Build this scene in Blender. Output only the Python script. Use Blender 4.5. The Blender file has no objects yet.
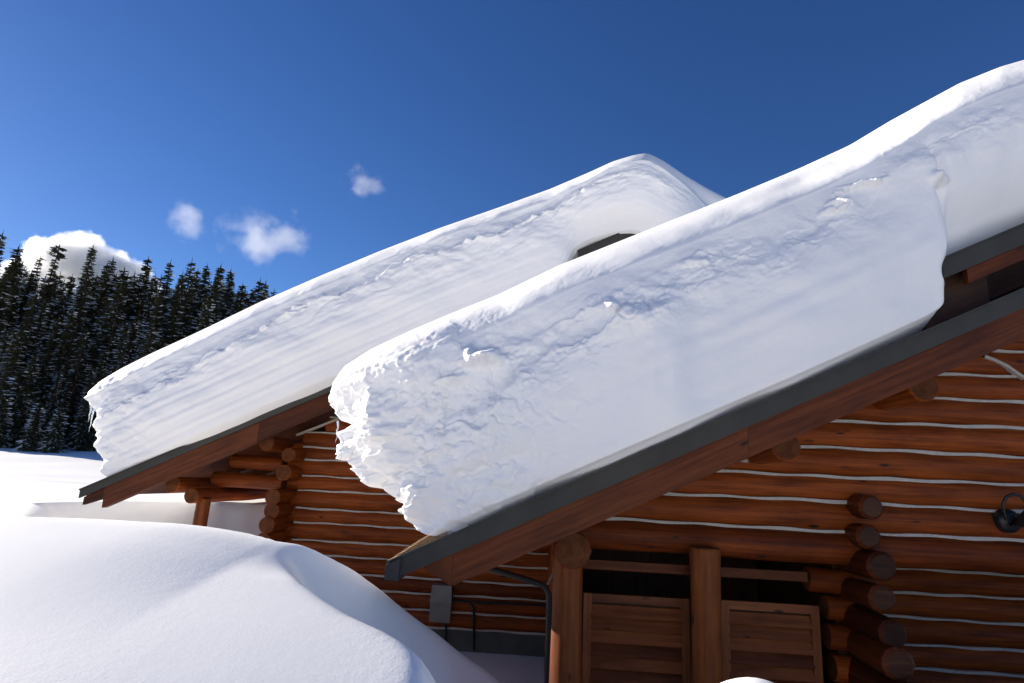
import bpy, math, random
import numpy as np
from mathutils import Vector, Matrix
random.seed(7); RNG = np.random.default_rng(7)
SC = bpy.context.scene
COL = SC.collection
rad = math.radians

# ------------------------------------------------------------------ camera frame
F = 600.0; YAW = rad(3.6); PITCH = rad(13); ROLL = rad(2.9)
fw = Vector((-math.sin(YAW)*math.cos(PITCH), math.cos(YAW)*math.cos(PITCH), math.sin(PITCH)))
r0 = Vector((math.cos(YAW), math.sin(YAW), 0)); u0 = r0.cross(fw)
RT = r0*math.cos(ROLL) + u0*math.sin(ROLL)
UP = -r0*math.sin(ROLL) + u0*math.cos(ROLL)
def at(px, py, Y):                       # measured photo position -> point on the plane y = Y
    d = fw*F + RT*(px-512) + UP*(341.5-py)
    return d*(Y/d.y)

# ------------------------------------------------------------------ helpers
WORLD = {}
def link(o): COL.objects.link(o); return o
def tag(o, label=None, cat=None, group=None, kind=None):
    if label: o['label'] = label
    if cat: o['category'] = cat
    if group: o['group'] = group
    if kind: o['kind'] = kind
    return o
def empty(name, loc):
    o = link(bpy.data.objects.new(name, None)); o.location = loc; o.empty_display_size = .2
    WORLD[o.name] = Vector(loc); return o
class MB:
    def __init__(s): s.v = []; s.f = []; s.uv = []; s.mi = []
    def add(s, verts, faces, uvs=None, mi=0):
        b = len(s.v); s.v += [tuple(p) for p in verts]
        for k, fc in enumerate(faces):
            s.f.append(tuple(b+i for i in fc)); s.mi.append(mi)
            s.uv.append(uvs[k] if uvs else [(0, 0)]*len(fc))
    def box(s, lo, hi, uo=0.0):
        (x0, y0, z0), (x1, y1, z1) = lo, hi
        P = [Vector(p) for p in ((x0,y0,z0),(x1,y0,z0),(x1,y1,z0),(x0,y1,z0),(x0,y0,z1),(x1,y0,z1),(x1,y1,z1),(x0,y1,z1))]
        s.hexa(P, uo)
    def hexa(s, P, uo=0.0):                  # 8 corners: bottom ring, top ring
        P = [Vector(p) for p in P]
        fs = [(3,2,1,0),(4,5,6,7),(0,1,5,4),(1,2,6,5),(2,3,7,6),(3,0,4,7)]
        uvs = []
        for f in fs:
            e1 = (P[f[1]]-P[f[0]]); e2 = (P[f[3]]-P[f[0]])
            a, b = e1.length, e2.length
            q = [(0,0),(a,0),(a,b),(0,b)]
            if b > a: q = [(0,0),(0,a),(b,a),(b,0)]
            uvs.append([(uo+u, v+uo*.37) for u, v in q])
        s.add(P, fs, uvs)
    def log(s, p0, p1, r, seg=14, wob=.006, r1=None, uo=None, cap=.012, step=.22):
        p0, p1 = Vector(p0), Vector(p1); L = (p1-p0).length; d = (p1-p0)/L
        a = d.cross(Vector((0,0,1)));
        if a.length < .1: a = d.cross(Vector((1,0,0)))
        a.normalize(); b = a.cross(d)
        n = max(2, int(L/step)+1); uo = random.random()*400 if uo is None else uo
        uo = math.floor(uo/20)*20 + 3
        ph = [random.random()*6.28 for _ in range(6)]
        r1 = r if r1 is None else r1
        base = len(s.v)
        rows = [(0, r-cap, 0), (cap, r, 0)]
        rows += [(L*i/n, 0, 1) for i in range(1, n)]
        rows += [(L-cap, r1, 0), (L, r1-cap, 0)]
        for (t, rr, free) in rows:
            k = t/L
            R_ = (r+(r1-r)*k) if free else rr
            R_ *= 1 + (wob/.14)*.8*math.sin(t*2.3+ph[0]) + (wob/.14)*.5*math.sin(t*5.1+ph[1])
            c = p0+d*t + a*wob*math.sin(t*1.7+ph[2]) + b*wob*math.sin(t*1.3+ph[3])
            for j in range(seg):
                th = 2*math.pi*j/seg
                q = R_*(1+.012*math.sin(3*th+ph[4])+.01*math.sin(2*th+ph[5]+t*.4))
                s.v.append(tuple(c + a*(q*math.cos(th)) + b*(q*math.sin(th))))
        m = len(rows)
        for i in range(m-1):
            for j in range(seg):
                j2 = (j+1) % seg
                s.f.append((base+i*seg+j, base+i*seg+j2, base+(i+1)*seg+j2, base+(i+1)*seg+j)); s.mi.append(0)
                v0, v1 = r*2*math.pi*j/seg, r*2*math.pi*(j+1)/seg
                s.uv.append([(uo+rows[i][0], v0), (uo+rows[i][0], v1), (uo+rows[i+1][0], v1), (uo+rows[i+1][0], v0)])
        for i, flip in ((0, True), (m-1, False)):
            idx = [base+i*seg+j for j in range(seg)]
            if flip: idx.reverse()
            s.f.append(tuple(idx)); s.mi.append(1)
            cc_ = p0 if i == 0 else p1
            s.uv.append([((Vector(s.v[q])-cc_).dot(a)+uo, (Vector(s.v[q])-cc_).dot(b)) for q in idx])
    def tube(s, pts, r, seg=8, rs=None):
        pts = [Vector(p) for p in pts]; base = len(s.v); n = len(pts)
        prev = None
        for i, p in enumerate(pts):
            d = (pts[min(i+1, n-1)]-pts[max(i-1, 0)]).normalized()
            a = d.cross(Vector((0, 1, 0))) if prev is None else (prev - d*prev.dot(d))
            if a.length < .05: a = d.cross(Vector((1, 0, 0)))
            a.normalize(); prev = a; b = d.cross(a)
            rr = rs[i] if rs else r
            for j in range(seg):
                th = 2*math.pi*j/seg; s.v.append(tuple(p+a*rr*math.cos(th)+b*rr*math.sin(th)))
        for i in range(n-1):
            for j in range(seg):
                j2 = (j+1) % seg
                s.f.append((base+i*seg+j, base+i*seg+j2, base+(i+1)*seg+j2, base+(i+1)*seg+j)); s.mi.append(0)
                s.uv.append([(i*.1, j*.05), (i*.1, j*.05+.05), (i*.1+.1, j*.05+.05), (i*.1+.1, j*.05)])
        for i, fl in ((0, 1), (n-1, 0)):
            idx = [base+i*seg+j for j in range(seg)]
            if fl: idx.reverse()
            s.f.append(tuple(idx)); s.mi.append(0); s.uv.append([(0, 0)]*seg)
    def build(s, name, mats, parent=None, smooth=True, ang=40, base_origin=False, mesh_only=False):
        if not isinstance(mats, (list, tuple)): mats = [mats]
        V = np.array(s.v); lo, hi = V.min(0), V.max(0); c = (lo+hi)/2
        if base_origin: c[2] = lo[2]
        if mesh_only: c = np.zeros(3)
        me = bpy.data.meshes.new(name); me.from_pydata((V-c).tolist(), [], s.f)
        for m in mats: me.materials.append(m)
        if len(mats) > 1: me.polygons.foreach_set('material_index', [min(k, len(mats)-1) for k in s.mi])
        uv = me.uv_layers.new(name='UVMap')
        uv.data.foreach_set('uv', [c_ for q in s.uv for p in q for c_ in p])
        if smooth:
            me.polygons.foreach_set('use_smooth', [True]*len(me.polygons))
            me.set_sharp_from_angle(angle=rad(ang))
        me.update()
        if mesh_only: return me
        o = link(bpy.data.objects.new(name, me)); c = Vector(c)
        if parent is not None:
            o.parent = parent; o.location = c - WORLD[parent.name]
        else: o.location = c
        WORLD[o.name] = c
        return o

# numpy value noise
def _h(i, j, k):
    n = (i*374761393 + j*668265263 + k*1274126177) & 0xffffffff
    n = ((n ^ (n >> 13))*1274126177) & 0xffffffff
    n = ((n ^ (n >> 16))*2246822519) & 0xffffffff
    return ((n ^ (n >> 15)) & 0xffffff)/float(0xffffff)
def vn(x, y, z=0.0):
    x, y, z = np.broadcast_arrays(np.asarray(x, float), np.asarray(y, float), np.asarray(z, float))
    i, j, k = [np.floor(q).astype(np.int64) for q in (x, y, z)]
    u, v, w = x-i, y-j, z-k
    u, v, w = [q*q*q*(q*(q*6-15)+10) for q in (u, v, w)]
    def L(a, b, t): return a+(b-a)*t
    r = L(L(L(_h(i,j,k), _h(i+1,j,k), u), L(_h(i,j+1,k), _h(i+1,j+1,k), u), v),
          L(L(_h(i,j,k+1), _h(i+1,j,k+1), u), L(_h(i,j+1,k+1), _h(i+1,j+1,k+1), u), v), w)
    return r*2-1
def fbm(x, y, z=0.0, o=4, g=.5):
    t = 0; a = 1; m = 1
    for k in range(o):
        t = t + a*vn(np.asarray(x)*m+17.3*k, np.asarray(y)*m-9.1*k, np.asarray(z)*m+5.7*k); a *= g; m *= 2.03
    return t
def cells(x, y, seed=0):
    x, y = np.broadcast_arrays(np.asarray(x, float), np.asarray(y, float)); i0 = np.floor(x).astype(np.int64); j0 = np.floor(y).astype(np.int64)
    f1 = np.full(x.shape, 9.); f2 = f1.copy(); v1 = np.zeros(x.shape); gx_ = v1.copy(); gy_ = v1.copy()
    for di in (-1, 0, 1):
        for dj in (-1, 0, 1):
            i, j = i0+di, j0+dj; cx = i+_h(i, j, i*0+seed); cy = j+_h(i, j, i*0+seed+7); d = np.hypot(x-cx, y-cy); v = _h(i, j, i*0+seed+13)
            c = d < f1; f2 = np.where(c, f1, np.minimum(f2, d)); f1 = np.where(c, d, f1); v1 = np.where(c, v, v1); gx_ = np.where(c, x-cx, gx_); gy_ = np.where(c, y-cy, gy_)
    return v1, f2-f1, gx_, gy_
def blocks(x, y, seed=0):                 # broken lumps: each cell its own height and its own tilt
    wx, wy = x+.35*vn(x*1.7, y*1.7, 3.+seed)+.15*vn(x*4.1, y*4.1, 5.+seed), y+.35*vn(x*1.7, y*1.7, 13.+seed)+.15*vn(x*4.1, y*4.1, 15.+seed)
    v, e, a, b = cells(wx, wy, seed)
    return (v-.5+(a*np.sin(v*40)+b*np.cos(v*57))*.7)*sst(0, .22, e)
def sst(a, b, x):
    t = np.clip((np.asarray(x, float)-a)/(b-a), 0, 1); return t*t*(3-2*t)

# ------------------------------------------------------------------ materials
def mat(name):
    m = bpy.data.materials.new(name); m.use_nodes = True
    nt = m.node_tree; b = nt.nodes['Principled BSDF']; return m, nt, b
def N(nt, t, **kw):
    n = nt.nodes.new(t)
    for k, v in kw.items(): setattr(n, k, v)
    return n
def ramp(nt, fac, stops):
    n = nt.nodes.new('ShaderNodeValToRGB'); e = n.color_ramp.elements
    while len(e) < len(stops): e.new(.5)
    for q, (p, c) in zip(e, stops): q.position = p; q.color = (*c, 1) if len(c) == 3 else c
    nt.links.new(fac, n.inputs[0]); return n.outputs[0]
def mix(nt, fac, a, b, mode='MIX'):
    n = N(nt, 'ShaderNodeMix', data_type='RGBA', blend_type=mode)
    for s_, v in ((n.inputs[0], fac), (n.inputs[6], a), (n.inputs[7], b)):
        if hasattr(v, 'is_linked'): nt.links.new(v, s_)
        else: s_.default_value = v if isinstance(v, float) else (*v, 1)
    return n.outputs[2]
def noise(nt, vec, scale, detail=4, rough=.55):
    n = N(nt, 'ShaderNodeTexNoise'); n.inputs['Scale'].default_value = scale
    n.inputs['Detail'].default_value = detail; n.inputs['Roughness'].default_value = rough
    if vec is not None: nt.links.new(vec, n.inputs['Vector'])
    return n.outputs[0]
def mapping(nt, vec, scale=(1,1,1)):
    n = N(nt, 'ShaderNodeMapping'); n.inputs['Scale'].default_value = scale
    nt.links.new(vec, n.inputs['Vector']); return n.outputs[0]
def bump(nt, h, dist, strength=1.0, prev=None):
    n = N(nt, 'ShaderNodeBump'); n.inputs['Distance'].default_value = dist; n.inputs['Strength'].default_value = strength
    nt.links.new(h, n.inputs['Height'])
    if prev is not None: nt.links.new(prev, n.inputs['Normal'])
    return n.outputs[0]

def wood(name, c0, c1, c2, knots=True, rough=.55):
    m, nt, b = mat(name)
    tc = N(nt, 'ShaderNodeTexCoord').outputs['UV']
    streak = noise(nt, mapping(nt, tc, (1.3, 26, 1)), 1.0, 5, .6)
    fine = noise(nt, mapping(nt, tc, (6, 150, 1)), 1.0, 3, .6)
    blot = noise(nt, mapping(nt, tc, (1.1, 3.5, 1)), 1.0, 4, .6)
    col = ramp(nt, streak, [(.3, c0), (.5, c1), (.72, c2)])
    dark = ramp(nt, blot, [(.30, (.42,.36,.33)), (.5, (.9,.9,.9)), (.72, (1.25,1.2,1.15))])
    col = mix(nt, .8, col, dark, 'MULTIPLY')
    fd = ramp(nt, fine, [(.3, (.72,.68,.66)), (.6, (1,1,1))])
    col = mix(nt, .6, col, fd, 'MULTIPLY')
    # a tone for every log (each log owns a 20 m span of u)
    sx = N(nt, 'ShaderNodeSeparateXYZ'); nt.links.new(tc, sx.inputs[0])
    dv = N(nt, 'ShaderNodeMath', operation='DIVIDE'); dv.inputs[1].default_value = 20; nt.links.new(sx.outputs[0], dv.inputs[0])
    fl = N(nt, 'ShaderNodeMath', operation='FLOOR'); nt.links.new(dv.outputs[0], fl.inputs[0])
    wn = N(nt, 'ShaderNodeTexWhiteNoise', noise_dimensions='1D'); nt.links.new(fl.outputs[0], wn.inputs['W'])
    tone = ramp(nt, wn.outputs['Value'], [(0, (.60,.55,.52)), (.5, (.9,.88,.86)), (1, (1.12,1.12,1.1))])
    col = mix(nt, 1.0, col, tone, 'MULTIPLY')
    if knots:
        vo = N(nt, 'ShaderNodeTexVoronoi'); vo.inputs['Scale'].default_value = 1.0
        nt.links.new(mapping(nt, tc, (2.2, 5.5, 1)), vo.inputs['Vector'])
        k = ramp(nt, vo.outputs['Distance'], [(.07, (1,1,1)), (.14, (0,0,0))])
        gt = ramp(nt, noise(nt, mapping(nt, tc, (.9, 1.7, 1)), 1.3, 2), [(.43, (0,0,0)), (.5, (1,1,1))])
        kf = mix(nt, 1.0, k, gt, 'MULTIPLY')
        rg = N(nt, 'ShaderNodeSeparateColor'); nt.links.new(kf, rg.inputs[0])
        col = mix(nt, rg.outputs[0], col, (.022,.011,.007))
    nt.links.new(col, b.inputs['Base Color'])
    b.inputs['Roughness'].default_value = rough
    b.inputs['Specular IOR Level'].default_value = .2
    nt.links.new(bump(nt, streak, .006, .6, bump(nt, fine, .002, .5)), b.inputs['Normal'])
    return m
M_LOG = wood('stained_log', (0.1493,0.0316,0.0043), (0.2899,0.0631,0.0087), (0.4216,0.1070,0.0155))
M_POST = wood('stained_post', (0.1287,0.0335,0.0076), (0.2317,0.0651,0.0132), (0.3175,0.0987,0.0207))
M_TRIM = wood('stained_board', (0.0750,0.0190,0.0053), (0.1275,0.0338,0.0090), (0.1725,0.0478,0.0135))
M_SHUT = wood('shutter_wood', (0.1721,0.0532,0.0173), (0.2430,0.0787,0.0255), (0.3139,0.1064,0.0347), rough=.5)
def end_grain(name, c0, c1):
    m, nt, b = mat(name)
    tc = N(nt, 'ShaderNodeTexCoord').outputs['UV']
    sx = N(nt, 'ShaderNodeSeparateXYZ'); nt.links.new(tc, sx.inputs[0])
    md = N(nt, 'ShaderNodeMath', operation='MODULO'); md.inputs[1].default_value = 20; nt.links.new(sx.outputs[0], md.inputs[0])
    sb = N(nt, 'ShaderNodeMath', operation='SUBTRACT'); sb.inputs[1].default_value = 3.01; nt.links.new(md.outputs[0], sb.inputs[0])
    cx = N(nt, 'ShaderNodeCombineXYZ'); nt.links.new(sb.outputs[0], cx.inputs[0]); nt.links.new(sx.outputs[1], cx.inputs[1])
    wv = N(nt, 'ShaderNodeTexWave', wave_type='RINGS', rings_direction='Z'); wv.inputs['Scale'].default_value = 22
    wv.inputs['Distortion'].default_value = 3; wv.inputs['Detail'].default_value = 3; wv.inputs['Detail Scale'].default_value = 2
    nt.links.new(cx.outputs[0], wv.inputs['Vector'])
    rings = ramp(nt, wv.outputs['Fac'], [(.2, c0), (.8, c1)])
    bl = ramp(nt, noise(nt, tc, 9, 5, .65), [(.35, (.45,.42,.4)), (.65, (1,1,1))])
    col = mix(nt, .85, rings, bl, 'MULTIPLY')
    # drying cracks running out from the heart
    gr = N(nt, 'ShaderNodeTexGradient', gradient_type='RADIAL'); nt.links.new(cx.outputs[0], gr.inputs[0])
    cn = noise(nt, None, 1, 2); nn = cn.node; cc = N(nt, 'ShaderNodeCombineXYZ')
    ml = N(nt, 'ShaderNodeMath', operation='MULTIPLY'); ml.inputs[1].default_value = 26; nt.links.new(gr.outputs[1], ml.inputs[0])
    nt.links.new(ml.outputs[0], cc.inputs[0]); nt.links.new(sx.outputs[0], cc.inputs[2]); nt.links.new(cc.outputs[0], nn.inputs['Vector'])
    ck = ramp(nt, cn, [(.66, (1,1,1)), (.70, (.25,.22,.2))])
    col = mix(nt, .8, col, ck, 'MULTIPLY')
    nt.links.new(col, b.inputs['Base Color']); b.inputs['Roughness'].default_value = .8; b.inputs['Specular IOR Level'].default_value = .15
    return m
M_END = end_grain('log_end_grain', (.09,.028,.010), (.21,.075,.028))
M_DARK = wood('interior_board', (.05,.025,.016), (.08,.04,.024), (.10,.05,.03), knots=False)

def simple(name, col, rough=.5, metal=0., nscale=8., var=.25, bd=.003):
    m, nt, b = mat(name)
    tc = N(nt, 'ShaderNodeTexCoord').outputs['Object']
    n = noise(nt, tc, nscale, 5, .6)
    lo = tuple(c*(1-var) for c in col); hi = tuple(min(1, c*(1+var)) for c in col)
    nt.links.new(ramp(nt, n, [(.3, lo), (.7, hi)]), b.inputs['Base Color'])
    b.inputs['Roughness'].default_value = rough; b.inputs['Metallic'].default_value = metal
    if bd: nt.links.new(bump(nt, noise(nt, tc, nscale*4, 4), bd, .6), b.inputs['Normal'])
    return m
M_CHINK = simple('chinking_mortar', (.54,.49,.42), .9, 0, 20, .12, .004)
M_FLASH = simple('grey_flashing', (.042,.040,.033), .75, 0, 3, .18, .002)
M_SHING = simple('roof_shingle', (.06,.055,.05), .9, 0, 14, .4, .01)
M_SHINGEDGE = simple('weathered_shingle_edge', (.36,.23,.12), .85, 0, 25, .4, .006)
M_CONC = simple('foundation_concrete', (.10,.105,.095), .9, 0, 3, .25, .004)
M_PIPE = simple('brown_pipe', (.016,.012,.011), .7, 0, 5, .2, .0)
M_BOX = simple('grey_box_paint', (.19,.18,.165), .45, 0, 6, .15, .001)
M_BLACK = simple('black_iron', (.012,.012,.013), .4, 0, 20, .3, .001)

def snow(name, grain=1.0):
    m, nt, b = mat(name)
    tc = N(nt, 'ShaderNodeTexCoord').outputs['Object']
    n1 = noise(nt, tc, 1.3, 4)
    nt.links.new(ramp(nt, n1, [(.3, (.935,.925,.905)), (.7, (.95,.94,.922))]), b.inputs['Base Color'])
    b.inputs['Roughness'].default_value = .65
    b.inputs['Specular IOR Level'].default_value = .15
    msk = ramp(nt, noise(nt, tc, .55, 3, .6), [(.38, (.35,.35,.35)), (.62, (1,1,1))])
    def masked(h):
        q = N(nt, 'ShaderNodeMath', operation='MULTIPLY'); nt.links.new(h, q.inputs[0]); nt.links.new(msk, q.inputs[1]); return q.outputs[0]
    b1 = bump(nt, masked(noise(nt, tc, 16, 5, .6)), .007*grain, .4)
    b2 = bump(nt, masked(noise(nt, tc, 70, 3, .6)), .004*grain, .45, b1)
    nt.links.new(b2, b.inputs['Normal'])
    return m
M_SNOW = snow('packed_snow', 1.5)
M_SNOWG = snow('powder_snow', .9)
m, nt, b = mat('ice'); M_ICE = m
b.inputs['Base Color'].default_value = (.92,.96,1,1); b.inputs['Roughness'].default_value = .12
b.inputs['Transmission Weight'].default_value = .75; b.inputs['IOR'].default_value = 1.31
nt.links.new(bump(nt, noise(nt, N(nt,'ShaderNodeTexCoord').outputs['Object'], 30, 3), .004, .6), b.inputs['Normal'])

# ------------------------------------------------------------------ roof planes
SL = .475                                             # pitch of both gables
E1 = at(388, 563, 5.0)                                # near gable: lower end of its rake
E2 = at(80, 490, 9.4)                                 # far gable
def z1(x): return E1.z + SL*(x-E1.x)
SL2 = .484
def z2(x): return E2.z + SL2*(x-E2.x)
RX1 = 7.6; RX2 = 1.75                                 # ridges

cabin = empty('log_cabin', (1.5, 8.0, -2.9))
tag(cabin, 'orange brown log cabin with two snow laden gables and white chinking', 'cabin')

def slope_slab(mb, zf, x0, x1, y0, y1, top, bot, uo=0.):
    mb.hexa([(x0,y0,zf(x0)+bot),(x1,y0,zf(x1)+bot),(x1,y1,zf(x1)+bot),(x0,y1,zf(x0)+bot),
             (x0,y0,zf(x0)+top),(x1,y0,zf(x1)+top),(x1,y1,zf(x1)+top),(x0,y1,zf(x0)+top)], uo)

# near roof
def roof(zf, ex, rx, y0, y1, xr, shing_x):
    mb = MB()
    slope_slab(mb, zf, ex+.02, rx, y0+.03, y1, -.012, -.10)
    zr = lambda x: zf(rx) - (zf(rx)-zf(rx-1))*(x-rx)
    slope_slab(mb, zr, rx, xr, y0+.03, y1, -.012, -.10)
    r = mb.build('roof', M_TRIM, cabin, smooth=False)
    mb = MB()                                         # shingle sheet on the deck
    slope_slab(mb, zf, ex-.03, rx, y0+.035, y1-.01, .014, -.009)
    slope_slab(mb, zr, rx+.002, xr, y0+.035, y1-.01, .014, -.009)
    mb.build('shingles', M_SHING, r, smooth=False)
    return r, zr
R1, z1r = roof(z1, E1.x, RX1, 5.0, 10.45, 11.5, -.8)
R2, z2r = roof(z2, E2.x, RX2, 9.4, 17.0, 9.0, -6.9)

# rake flashing and barge boards
mb = MB()
slope_slab(mb, z1, E1.x+.06, RX1, 5.0, 5.028, .0, -.148)
slope_slab(mb, z1, E1.x-.004, RX1, 4.985, 5.034, .018, .001)        # drip lip
o = mb.build('rake_flashing', M_FLASH, R1, smooth=False)
mb = MB(); mb.hexa([(E1.x-.012,4.97,z1(E1.x)-.125),(E1.x+.10,4.97,z1(E1.x)-.125),(E1.x+.10,5.2,z1(E1.x)-.125),(E1.x-.012,5.2,z1(E1.x)-.125),(E1.x-.012,4.97,z1(E1.x)-.01),(E1.x+.10,4.97,z1(E1.x+.1)-.01),(E1.x+.10,5.2,z1(E1.x+.1)-.01),(E1.x-.012,5.2,z1(E1.x)-.01)]); mb.build('flashing_return', M_FLASH, R1, smooth=False)
mb = MB()                                              # bare shingle edges at the eave, curled and sunlit
for k in range(5):
    xa = E1.x-.02+.055*k; xb = -.80+.03*k
    zz = .022+.014*k
    mb.hexa([(xa,5.03+.02*k,z1(xa)+zz-.010),(xb,5.03+.02*k,z1(xb)+zz-.010),(xb,5.9,z1(xb)+zz-.010),(xa,5.9,z1(xa)+zz-.010),
             (xa,5.03+.02*k,z1(xa)+zz),(xb,5.03+.02*k,z1(xb)+zz),(xb,5.9,z1(xb)+zz),(xa,5.9,z1(xa)+zz)], k*3.)
mb.build('shingle_edge', M_SHINGEDGE, R1, smooth=False)
def barge(zf, xa, xb, xe, y0, y1, top, bot, uo, xc=None):
    mb = MB(); xc = xa+.35 if xc is None else xc
    # lower end cut on the slant, then straight to the ridge
    pts = [(xa, zf(xa)+top), (xc, zf(xc)+bot), (xe, zf(xe)+bot), (xe, zf(xe)+top)]
    n = 14
    def quad(xl, xr):
        def lo(x):
            if x < xc:
                t = (x-xa)/(xc-xa); return (1-t)*(zf(xa)+top-.02)+t*(zf(xc)+bot)
            return zf(x)+bot
        mb.hexa([(xl,y0,lo(xl)),(xr,y0,lo(xr)),(xr,y1,lo(xr)),(xl,y1,lo(xl)),
                 (xl,y0,zf(xl)+top),(xr,y0,zf(xr)+top),(xr,y1,zf(xr)+top),(xl,y1,zf(xl)+top)], uo)
    quad(xa, xc)
    L = xe-xc
    mb2 = mb
    x = xc; k = 0
    while x < xe-.01:
        xn = min(xe, x+2.35+.5*(k % 2)); a, b_, j = x+.002, xn-.002, .004*((k*7) % 3-1)
        mb.hexa([(a,y0+j,zf(a)+bot),(b_,y0+j,zf(b_)+bot+j),(b_,y1,zf(b_)+bot+j),(a,y1,zf(a)+bot),
             (a,y0+j,zf(a)+top),(b_,y0+j,zf(b_)+top),(b_,y1,zf(b_)+top),(a,y1,zf(a)+top)], uo+20*k)
        x = xn; k += 1
    return mb
barge(z1, -.93, 0, RX1, 5.036, 5.125, -.142, -.395, 43., xc=-.70).build('barge_board', M_TRIM, R1, smooth=False)
mb = MB(); slope_slab(mb, z2, E2.x, RX2, 9.4, 9.43, 0, -.125); slope_slab(mb, z2, E2.x-.006, RX2, 9.38, 9.435, .018, .001)
zr2 = z2r
slope_slab(mb, z2r, RX2+.001, 9.0, 9.4, 9.43, 0, -.125)
mb.build('rake_flashing', M_FLASH, R2, smooth=False)
barge(z2, at(103,497,9.44).x, 0, RX2, 9.436, 9.56, -.118, -.44, 63., xc=at(103,497,9.44).x+.015).build('barge_board', M_TRIM, R2, smooth=False)
mb = MB(); mb.hexa([(E2.x+.05,9.45,z2(E2.x+.05)-.25),(E2.x+.42,9.45,z2(E2.x+.42)-.30),(E2.x+.42,9.52,z2(E2.x+.42)-.30),(E2.x+.05,9.52,z2(E2.x+.05)-.25),
    (E2.x+.05,9.45,z2(E2.x+.05)-.13),(E2.x+.42,9.45,z2(E2.x+.42)-.121),(E2.x+.42,9.52,z2(E2.x+.42)-.121),(E2.x+.05,9.52,z2(E2.x+.05)-.13)], 83.)
mb.build('eave_board', M_TRIM, R2, smooth=False)

# raised roof tiers near both ridges
def tier(zf, rx, x0, y0, y1, h, th, zr=None, xr=None, parent=None):
    f2 = lambda x: zf(x)+h
    mb = MB(); slope_slab(mb, f2, x0+.01, rx, y0+.03, y1, -.01, -.10)
    slope_slab(mb, lambda x: zr(x)+h, rx+.001, xr, y0+.03, y1, -.01, -.10)
    t = mb.build('upper_roof', M_SHING, cabin, smooth=False)
    mb = MB(); slope_slab(mb, f2, x0, rx, y0, y0+.028, 0, -th)
    slope_slab(mb, f2, x0-.01, rx, y0-.015, y0+.034, .018, .001)
    mb.build('rake_flashing', M_FLASH, t, smooth=False)
    mb = MB(); slope_slab(mb, f2, x0+.22, rx, y0+.03, y0+.09, -th+.01, -th-.13, 103.)
    mb.build('barge_board', M_TRIM, t, smooth=False)
    mb = MB(); slope_slab(mb, f2, x0+.3, rx, y0+.55, y0+.6, -.11, -h+.03)
    mb.hexa([(x0-.12,y0+.12,zf(x0-.12)-.05),(x0-.04,y0+.12,zf(x0-.04)-.05),(x0-.04,y1,zf(x0-.04)-.05),(x0-.12,y1,zf(x0-.12)-.05),(x0-.12,y0+.12,f2(x0)-.03),(x0-.04,y0+.12,f2(x0)-.03),(x0-.04,y1,f2(x0)-.03),(x0-.12,y1,f2(x0)-.03)])
    mb.hexa([(x0-.04,y0+.2,zf(x0-.04)-.02),(x0+.5,y0+.2,zf(x0+.5)-.02),(x0+.5,y0+.26,zf(x0+.5)-.02),(x0-.04,y0+.26,zf(x0-.04)-.02),(x0-.04,y0+.2,f2(x0-.04)-.11),(x0+.5,y0+.2,f2(x0+.5)-.11),(x0+.5,y0+.26,f2(x0+.5)-.11),(x0-.04,y0+.26,f2(x0-.04)-.11)])
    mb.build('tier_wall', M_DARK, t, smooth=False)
    return f2
T1X = at(946, 268, 5.06).x
T1Z = at(946, 268, 5.06).z + .03
z1u = tier(z1, RX1, T1X, 5.10, 10.4, T1Z-z1(T1X)+.06, .17, z1r, 11, None)
T2X = at(578, 257, 9.46).x
z2u = tier(z2, RX2, T2X, 9.46, 16.8, at(612, 238, 9.46).z+.02-z2(at(612,238,9.46).x), .22, z2r, 6)

# ------------------------------------------------------------------ log walls
def chink_strip(mb, x0, x1, y, z, h=.017, seed=0., ax='x', dz=0.):
    n = max(3, int(abs(x1-x0)/.07)); pts = []
    for i in range(n+1):
        x = x0+(x1-x0)*i/n
        w = h*(1+.18*math.sin(x*3.3+seed)+.12*math.sin(x*11+seed*3)); c = z+.005*math.sin(x*1.7+seed*2)+.005*math.sin(x*9+seed)+dz*(i/n)
        pts.append((x, c, w))
    V = []; Fc = []
    for (x, c, w) in pts:
        for (dy, q) in ((.06, 1), (-.002, .8), (-.006, 0), (-.002, -.8), (.06, -1)):
            V.append((x, y+dy, c+w*q) if ax == 'x' else (y+dy, x, c+w*q))
    for i in range(n):
        for j in range(4):
            a = i*5+j; Fc.append((a, a+1, a+6, a+5))
    mb.add(V, Fc)
def log_wall(name, chz, y, r, xfun, label=None, chx=None, tilt=0.):
    """chz: heights of the chink lines, top to bottom; a log between each pair"""
    mb = MB(); cb = MB()
    for k in range(len(chz)-1):
        zt, zb = chz[k], chz[k+1]; zc = (zt+zb)/2
        x0, x1 = xfun(zc, zt)
        if x1-x0 < .3: continue
        rr = max(r, (zt-zb)/2+.018)
        mb.log((x0, y, zc), (x1, y, zc), rr, wob=.003)
    for k, z in enumerate(chz):
        x0, x1 = xfun(z, z+.02)
        if x1-x0 < .3: continue
        chink_strip(cb, x0+.02, x1-.02, y-.127, z, seed=k*1.7+y)
    w = mb.build(name, [M_LOG, M_END], cabin)
    cb.build('chinking', M_CHINK, w)
    return w
# far wall
cz = [.66+.27*k for k in range(12, 0, -1)] + [.66,.39,.18,-.1,-.35,-.65,-.89,-1.17,-1.41,-1.68,-1.91,-2.17,-2.42]
def xf_far(zc, zt):
    xl = max(-4.30, E2.x + (zt+.16-E2.z)/SL2 + .12)
    xr = min(1.3, RX2 + (z2(RX2)-zt-.16)/SL2 - .12)
    return xl, xr
log_wall('log_wall', cz, 10.72, .15, xf_far)
mb = MB(); mb.box((-4.25, 10.60, -3.4), (1.2, 10.9, -2.43)); mb.build('foundation', M_CONC, cabin, smooth=False)
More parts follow.
